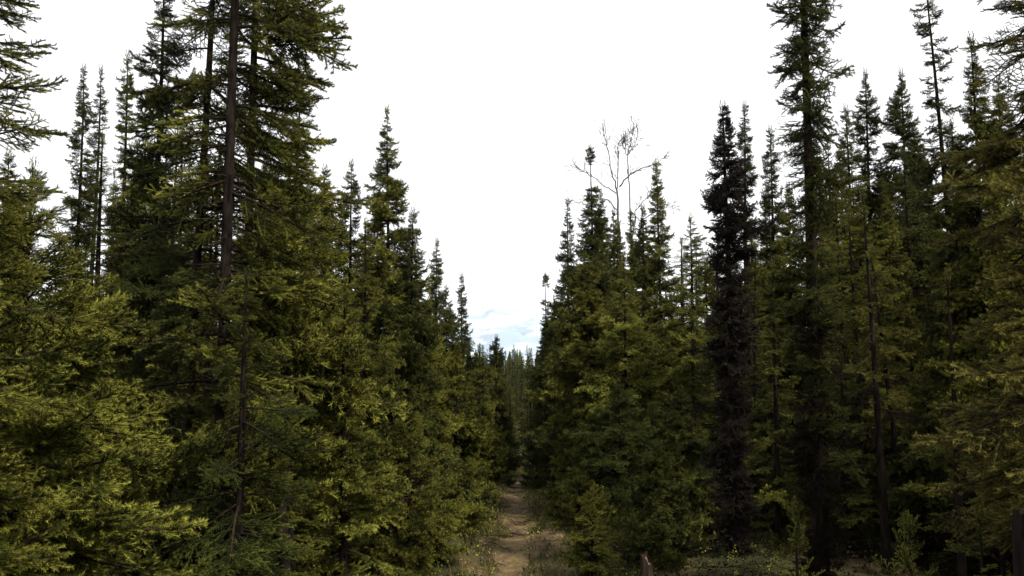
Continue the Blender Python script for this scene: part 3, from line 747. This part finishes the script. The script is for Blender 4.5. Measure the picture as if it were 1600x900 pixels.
# broken stump and mossy trunk
def stump(name, label, px, ytop, d, r0, mat, seed, tilt=0, jag=.1):
    p = at(px, ytop, d); gz = float(ground_z(p.x, d)) - .03; H = p.z - gz
    root = bpy.data.objects.new(name, None); col.objects.link(root); root.location = (p.x, d, gz); tag(root, label, 'stump')
    r = np.random.RandomState(seed); n = 20; g = Geo()
    zs = np.linspace(0, 1, 9); V = []
    ja = r.uniform(0, jag, n) + jag * .8 * np.cos(np.arange(n) * 2 * math.pi / n - 2.5)
    flute = 1 + .10 * np.sin(np.arange(n) * 1.57 + 1) + r.uniform(-.05, .05, n)
    for z in zs:
        for j in range(n):
            a = j * 2 * math.pi / n; R = r0 * (1 + .7 * math.exp(-z * H / .08) - .25 * z) * flute[j] * (1 + .03 * r.randn())
            V.append((R * math.cos(a) + tilt * z, R * math.sin(a), z * (H - jag) + ja[j] * z))
    F = []
    for i in range(8):
        for j in range(n):
            a = i * n + j; b = i * n + (j + 1) % n; F += [(a, b, b + n), (a, b + n, a + n)]
    g.add(V, F, 0); link('bark', g.mesh('bark', [mat], False), root)
    g = Geo(); V = [(v[0] * .86 + tilt * .14, v[1] * .86, v[2] - .03 - .02 * r.rand()) for v in V[-n:]] + [(tilt, 0, H - jag * 1.4)]
    g.add(V, [(j, (j + 1) % n, n) for j in range(n)], 0)
    wm, nn, ll, bb = new_mat('splintered_wood'); dk = .35 if name == 'dark_stump' else 1; bb.inputs['Base Color'].default_value = (.30, .15, .07, 1); bb.inputs['Roughness'].default_value = .9
    nz = nn.new('ShaderNodeTexNoise'); nz.inputs['Scale'].default_value = 60; rp = nn.new('ShaderNodeValToRGB')
    rp.color_ramp.elements[0].color = (.08 * dk, .04 * dk, .025 * dk, 1); rp.color_ramp.elements[1].color = (.16 * dk, .10 * dk, .065 * dk, 1); ll.new(nz.outputs['Fac'], rp.inputs['Fac']); ll.new(rp.outputs['Color'], bb.inputs['Base Color'])
    link('broken_wood', g.mesh('broken_wood', [wm]), root)
stump('broken_stump', 'small broken reddish stump at the bottom edge right of the trail', 1010, 866, 8.1, .055, bark_mat('stump_bark', (.018, .013, .010), (.07, .05, .038), 22), 3, jag=.05)
stump('dark_stump', 'thick dark old stump in the lower right corner', 1616, 800, 4.6, .11, M_BARK, 4, jag=.03)

# ------------------------------------------------------------------ trees one cannot tell apart singly, behind the front rows
ENV = [(-200, 300), (0, 330), (60, 380), (95, 470), (110, 300), (130, 200), (180, 230), (230, 200), (300, 190), (380, 210), (450, 230), (520, 330), (560, 370), (600, 400), (640, 400), (670, 430), (690, 470), (730, 520),
       (745, 540), (790, 546), (845, 546), (855, 490), (885, 420), (920, 380), (960, 400), (1000, 380), (1050, 360), (1090, 370), (1120, 330), (1180, 290), (1225, 290), (1240, 300), (1300, 220), (1330, 210),
       (1380, 220), (1430, 230), (1460, 280), (1490, 280), (1520, 200), (1570, 170), (1800, 150)]
ex = [e[0] for e in ENV]; ey = [e[1] for e in ENV]
SH = []
def shared(kind, style, mat, seed, per_m, lib, H=5.0, R=.5, base=.04, dead=.5):
    bend = bend_fn(seed, 0, H)
    lay = layout(seed, H, R, kind, base, per_m, .35, .35, -.35)
    return (trunk_mesh(H, .045, bend, 6, seed=seed), crown_joined(seed, lay, lib, style, mat, H, bend, 1.3, 12, dead), H, R)
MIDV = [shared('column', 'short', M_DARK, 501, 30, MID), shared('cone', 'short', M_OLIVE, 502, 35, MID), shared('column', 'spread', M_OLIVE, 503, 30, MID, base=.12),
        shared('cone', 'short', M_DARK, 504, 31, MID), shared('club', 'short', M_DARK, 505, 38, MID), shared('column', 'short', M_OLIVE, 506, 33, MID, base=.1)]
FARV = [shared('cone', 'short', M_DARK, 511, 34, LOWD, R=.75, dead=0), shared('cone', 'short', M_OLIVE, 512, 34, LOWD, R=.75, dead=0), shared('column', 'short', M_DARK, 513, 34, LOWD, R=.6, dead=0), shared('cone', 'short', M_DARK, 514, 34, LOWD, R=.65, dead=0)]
rf = random.Random(42)
pts = [(o.location.x, o.location.y) for o in sc.objects if o.type == 'EMPTY' and not o.parent]
def plant(x, d, ytop, vset, label, group):
    p = at(800, 450, d); top = at(800, ytop, d).z; gz = float(ground_z(x, d)) - .03; H = top - gz
    if H < 1.0: return
    tm, cm, H0, R0 = rf.choice(vset)
    root = bpy.data.objects.new('spruce_tree', None); col.objects.link(root); root.location = (x, d, gz)
    R = rf.uniform(.4, .68) * (0.75 + .06 * H) * (1.7 if d > 38 else 1)
    root.scale = (R / R0, R / R0, H / H0); root.rotation_euler = (rf.gauss(0, .012), rf.gauss(0, .012), rf.random() * 6.28)
    tag(root, label, G, group)
    link('trunk', tm, root); link('crown', cm, root)
    return root
FILL = []
FG = 'small distant spruce in the far corridor below the mountain'
def fill(n, d0, d1, x0, x1, off, vset, label, group, lift=(0, 130), sep=.6, pw=1.0):
    c = 0; tries = 0
    while c < n and tries < n * 60:
        tries += 1
        d = d0 + (d1 - d0) * rf.random() ** pw
        px = rf.uniform(x0, x1); x = (px - 800) / FPX * d
        if abs(x - float(trail_x(min(d, 40)))) < off + .5 * float(vnoise(d * .7, 3)): continue
        if any((x - a) ** 2 + (d - b) ** 2 < sep * sep for a, b in pts): continue
        e = float(np.interp(px, ex, ey)) + rf.uniform(*lift)
        pts.append((x, d)); o = plant(x, d, e, vset, label, group); c += 1
        if o and label != FG: FILL.append((px, o))
LG = 'spruce in the dark interior of the left stand, behind its front row'
MIDR = [shared('column', 'short', M_DARK, 531, 36, MID, dead=.62), shared('cone', 'spread', M_OLIVE, 532, 30, MID, dead=.55), MIDV[1], MIDV[4]]
RG = 'spruce in the dark interior of the right stand, behind its front row'
FG = 'small distant spruce in the far corridor below the mountain'
fill(40, 10.5, 18, -80, 640, 2.0, MIDV, LG, 'spruces in the interior of the left stand')
fill(20, 17, 34, 0, 720, 1.9, MIDV, LG, 'spruces in the interior of the left stand', (0, 90))
fill(44, 10.5, 18, 960, 1680, 2.0, MIDR, RG, 'spruces in the interior of the right stand')
fill(22, 17, 34, 880, 1600, 1.7, MIDV, RG, 'spruces in the interior of the right stand', (0, 90))
fill(38, 21, 45, 725, 880, .5, FARV, FG, 'small spruces of the far corridor', (0, 70), .55)
fill(38, 40, 80, 730, 870, .3, FARV, FG, 'small spruces of the far corridor', (-10, 26), .9)

SAPV = [shared('cone', 'short', M_DARK, 520, 20, MIDD, 1.2, .42, .02, .0), shared('cone', 'spread', M_OLIVE, 521, 18, MIDD, 1.2, .42, .02, .0)]
def saplings(n, x0, x1, d0, d1, off, label, group):
    c = 0
    while c < n:
        d = rf.uniform(d0, d1); px = rf.uniform(x0, x1); x = (px - 800) / FPX * d
        if (950 < px < 1070 and d < 8.6) or abs(x - float(trail_x(d))) < off or any((x - a) ** 2 + (d - b) ** 2 < .1 for a, b in pts): continue
        pts.append((x, d)); tm, cm, H0, R0 = SAPV[c % 2 if px < 800 else int(c % 4 == 0)]; H = rf.uniform(.6, 1.7)
        root = bpy.data.objects.new('spruce_sapling', None); col.objects.link(root); root.location = (x, d, float(ground_z(x, d)) - .02)
        q = (.38 + .30 * H) / R0; root.scale = (q, q, H / H0); root.rotation_euler = (0, 0, rf.random() * 6.28)
        tag(root, label, 'sapling', group); link('trunk', tm, root); link('crown', cm, root); c += 1; FILL.append((px, root))
saplings(26, -60, 700, 6.5, 13, 1.5, 'low dark spruce sapling in the shade under the left stand', 'saplings under the left stand')
saplings(14, 930, 1660, 6.5, 13, 1.5, 'low dark spruce sapling in the shade under the right stand', 'saplings under the right stand')

REFS = [(20, 'the broad young spruce'), (105, 'the pale layered spruce'), (143, 'the twin spires'), (198, 'the slim spruce by the spires'), (252, 'the dark shaggy spruce'), (298, 'the leftmost tall bare trunk'),
        (352, 'the thickest bare trunk'), (395, 'the rightmost tall bare trunk'), (470, 'the bright yellow-green spruce'), (551, 'the jagged dark-topped spruce'), (607, 'the tall pointed spruce'), (660, 'the wide-skirted olive spruce'), (710, 'the club-topped spruce'),
        (887, 'the first tall right-hand spruce'), (922, 'the ball-tufted spruce'), (968, 'the leafless tree'), (1028, 'the yellow-green pointed spruce'), (1074, 'the bright open spruce'), (1131, 'the purplish dead spruce'), (1203, 'the spruce beside the column'),
        (1268, 'the great column spruce'), (1318, 'the full olive spruce'), (1355, 'the two thin black trunks'), (1408, 'the bulging-tipped spruce'), (1455, 'the thin leaning spruce'), (1517, 'the hooked broad-shouldered spruce'), (1600, 'the brownish border spruce')]
ORD = 'first second third fourth fifth sixth seventh eighth ninth tenth eleventh twelfth thirteenth fourteenth fifteenth sixteenth seventeenth eighteenth nineteenth twentieth twenty-first twenty-second twenty-third twenty-fourth'.split()
bins = {}
for px, o in FILL:
    ph = min(REFS, key=lambda q: abs(q[0] - px))[1]
    bins.setdefault((ph, o['category']), []).append((px, o))
for (ph, cat), lst in bins.items():
    lst.sort(key=lambda q: q[0])
    for k, (px, o) in enumerate(lst):
        what = 'low sapling in shade near' if cat == 'sapling' else 'background spruce behind'
        o['label'] = what + ' ' + ph + (', ' + ORD[min(k, 23)] + ' from its left' if len(lst) > 1 else ', the only one there')

# the forest beyond reads as one mass
def far_forest():
    g = Geo(); r = np.random.RandomState(8)
    for k in range(700):
        d = r.uniform(78, 400); x = r.uniform(-.62, .62) * d * (1 if k % 2 else .14); z = float(ground_z(x, d)); H = r.uniform(4.0, 5.0 + d / 60); R = r.uniform(.9, 1.5)
        n = 7; V = []; F = []
        for t in range(6):
            zz = H * (.04 + .14 * t); rr = R * (1 - t / 6.6)
            b = len(V)
            for j in range(n):
                a = j * 6.283 / n + t + r.uniform(-.3, .3); q = rr * r.uniform(.6, 1.25); V.append((x + q * math.cos(a), d + q * math.sin(a), z + zz + r.uniform(-.15, .15)))
            V.append((x + r.normal(0, .03), d, z + zz + H * .24))
            F += [(b + j, b + (j + 1) % n, b + n) for j in range(n)]
        g.add(V, F, 0, r.rand() * .25)
    o = link('distant_forest', g.mesh('distant_forest', [M_COOL])); tag(o, 'distant dark forest mass closing the corridor under the mountain', 'forest', kind='stuff')
far_forest()

# unseen spruces added round the standpoint to shade the lower boughs (right side and behind)
for k, (x, y, H) in enumerate([(2.6, -1.5, 8), (3.6, -2.4, 8), (4.8, -.6, 8), (5.8, 1.0, 8), (5.4, -2.8, 8), (6.6, 2.6, 8), (2.2, -4.4, 8), (3.8, -4.6, 8), (1.2, -6.5, 8), (-3.4, -3.8, 8), (5.6, 3.2, 8), (6.2, 4.2, 8), (3.2, 1.4, 8), (6.4, 6.6, 8), (7.0, 5.0, 8), (7.8, 7.2, 8), (8.6, 9.5, 8), (7.4, 8.6, 8), (2.4, .2, 7), (3.8, .5, 7), (3.0, -.8, 6), (5.2, 1.6, 7), (4.3, -1.8, 6.8), (-2.8, 1.2, 6), (-3.6, 3.0, 6.5), (2.6, -3.0, 6), (-2.5, -2.2, 6), (5.9, 5.0, 7.5), (4.4, 5.6, 7)]):
    tm, cm, H0, R0 = MIDV[k % len(MIDV)]
    root = bpy.data.objects.new('spruce_tree', None); col.objects.link(root); root.location = (x, y, float(ground_z(x, y)) - .03)
    root.scale = (1.9, 1.9, H / H0); root.rotation_euler = (0, 0, k * 1.3)
    tag(root, 'unseen spruce added beside the standpoint to shade the foreground', G, 'unseen spruces added for shade'); link('trunk', tm, root); link('crown', cm, root)

# ------------------------------------------------------------------ ground cover
def cover(name, label, n, mat, fn, seed, h=(.05, .2), leaf=.03, blades=9):
    g = Geo(); r = np.random.RandomState(seed); Vs = []; T = []
    for k in range(n):
        x, y = fn(r); z = float(ground_z(x, y)); hh = r.uniform(*h); tv = r.rand()
        for b in range(blades):
            e = r.normal(0, 1, 3); e[2] = abs(e[2]) + .4; e /= np.linalg.norm(e)
            p = np.array([x, y, z]) + e * hh * r.uniform(.2, 1) * np.array([1, 1, 1.0])
            s = r.normal(0, 1, 3); s /= np.linalg.norm(s); f = np.cross(s, e); l = leaf * r.uniform(.5, 1.4)
            Vs += [p - s * l * .35, p + s * l * .35, p + f * l]; T += [tv] * 3
    F = np.arange(len(Vs)).reshape(-1, 3); g.add(np.array(Vs), F, 0, np.array(T))
    return tag(link(name, g.mesh(name, [mat])), label, 'ground cover', kind='stuff')
def beside(a, b, y0, y1):
    def f(r):
        y = y0 + (y1 - y0) * r.rand() ** .8; s = r.choice([-1, 1]); return float(trail_x(y)) + s * (a + (b - a) * r.rand() ** 1.3), y
    return f
cover('undergrowth', 'low mossy shrubs along both edges of the trail', 8000, M_OLIVE, beside(.1, 2.6, 5, 24), 1, (.02, .16), .02, 10)
cover('leaf_litter', 'tan dead leaves and needles scattered on the trail', 5200, foliage_mat('dry_litter', (.07, .045, .018), (.27, .17, .06)), beside(0, .9, 6, 22), 2, (.005, .03), .018, 4)
def off_trail(x0, x1, y0, y1):
    def f(r):
        while 1:
            y = r.uniform(y0, y1); x = r.uniform(x0, x1)
            if abs(x - float(trail_x(y))) > .75: return x, y
    return f
cover('floor_shade_brush', 'dead twigs and low brush added to darken the shaded forest floor', 3800, M_DEAD_SHADE, off_trail(-7, 7, 5.5, 14), 11, (.03, .30), .03, 9)  # brush doubles as a dark cover standing for shade on pale ground
cover('moss', 'dark green moss added between the trunks to darken the floor', 5000, foliage_mat('floor_moss_shade', (.010, .013, .005), (.032, .036, .012)), off_trail(-6, 6, 5.5, 14), 12, (.02, .14), .018, 9)  # moss kept near black to deepen the painted shade between trunks
def pebbles():
    g = Geo(); r = np.random.RandomState(15)
    O = np.array([(1, 0, 0), (-1, 0, 0), (0, 1, 0), (0, -1, 0), (0, 0, 1), (0, 0, -1.)]); FO = [(0, 2, 4), (2, 1, 4), (1, 3, 4), (3, 0, 4), (2, 0, 5), (1, 2, 5), (3, 1, 5), (0, 3, 5)]
    for k in range(900):
        y = r.uniform(6, 20); x = float(trail_x(y)) + r.normal(0, .22); s = r.uniform(.006, .03) * (1.6 if r.rand() < .06 else 1)
        g.add(O * s * r.uniform(.6, 1.3, (6, 1)) * (1, 1, .6) + (x, y, float(ground_z(x, y)) + .022), FO, 0)
    tag(link('pebbles', g.mesh('pebbles', [bark_mat('pebble_stone', (.05, .04, .03), (.20, .16, .11), 20)])), 'small stones and clods scattered along the trail', 'pebbles', kind='stuff')
pebbles()
def grass():
    g = Geo(); r = np.random.RandomState(4); Vs = []; T = []
    for k in range(2400):
        x, y = beside(.16, 1.2, 6, 22)(r); z = float(ground_z(x, y)); tv = r.rand()
        for b in range(8):
            p = np.array([x + r.normal(0, .03), y + r.normal(0, .03), z]); h = r.uniform(.05, .17); a = r.rand() * 6.28
            d = np.array([math.cos(a) * .5, math.sin(a) * .5, 1]); s = np.array([-math.sin(a), math.cos(a), 0]) * .003
            Vs += [p - s, p + s, p + d * h]; T += [tv] * 3
    g.add(np.array(Vs), np.arange(len(Vs)).reshape(-1, 3), 0, np.array(T))
    tag(link('grass', g.mesh('grass', [foliage_mat('dry_grass', (.022, .026, .008), (.10, .085, .03))])), 'dry grass tufts fringing the trail', 'grass', kind='stuff')
grass()
def twig_litter():
    g = Geo(); r = np.random.RandomState(6)
    for k in range(500):
        y = r.uniform(4, 18); x = float(trail_x(y)) + r.normal(0, 2.2); a = r.rand() * 6.28; l = r.uniform(.1, .6)
        P = [(x + math.cos(a) * l * t + r.normal(0, .012), y + math.sin(a) * l * t + r.normal(0, .012), float(ground_z(x + math.cos(a) * l * t, y + math.sin(a) * l * t)) + .02 + .04 * r.rand()) for t in (0, .33, .66, 1)]
        tube(g, P, np.array([.006, .005, .004, .002]), 4, 0)
    tag(link('fallen_twigs', g.mesh('fallen_twigs', [M_TWIG])), 'fallen grey twigs on the forest floor', 'fallen twigs', kind='stuff')
twig_litter()

# ------------------------------------------------------------------ air
def haze():
    x, y0, y1, z0, z1 = 8500, -8500, 8500, -60, 900
    V = [(-x, y0, z0), (x, y0, z0), (x, y1, z0), (-x, y1, z0), (-x, y0, z1), (x, y0, z1), (x, y1, z1), (-x, y1, z1)]
    F = [(0, 2, 1), (0, 3, 2), (4, 5, 6), (4, 6, 7), (0, 1, 5), (0, 5, 4), (1, 2, 6), (1, 6, 5), (2, 3, 7), (2, 7, 6), (3, 0, 4), (3, 4, 7)]
    m = bpy.data.materials.new('pale_air'); m.use_nodes = True; n = m.node_tree.nodes; n.clear()
    o = n.new('ShaderNodeOutputMaterial'); v = n.new('ShaderNodeVolumePrincipled'); v.inputs['Color'].default_value = (.88, .94, 1, 1); v.inputs['Density'].default_value = HAZE
    m.node_tree.links.new(v.outputs['Volume'], o.inputs['Volume'])
    ob = link('haze', mesh_from('haze', np.array(V, float), np.array(F), np.zeros(12), [m])); tag(ob, 'pale haze of the air', 'haze', kind='stuff')
HAZE = 1.0e-4
if HAZE: haze()
print('TRIS', sum(len(m.polygons) for m in bpy.data.meshes), 'OBJS', len(sc.objects))
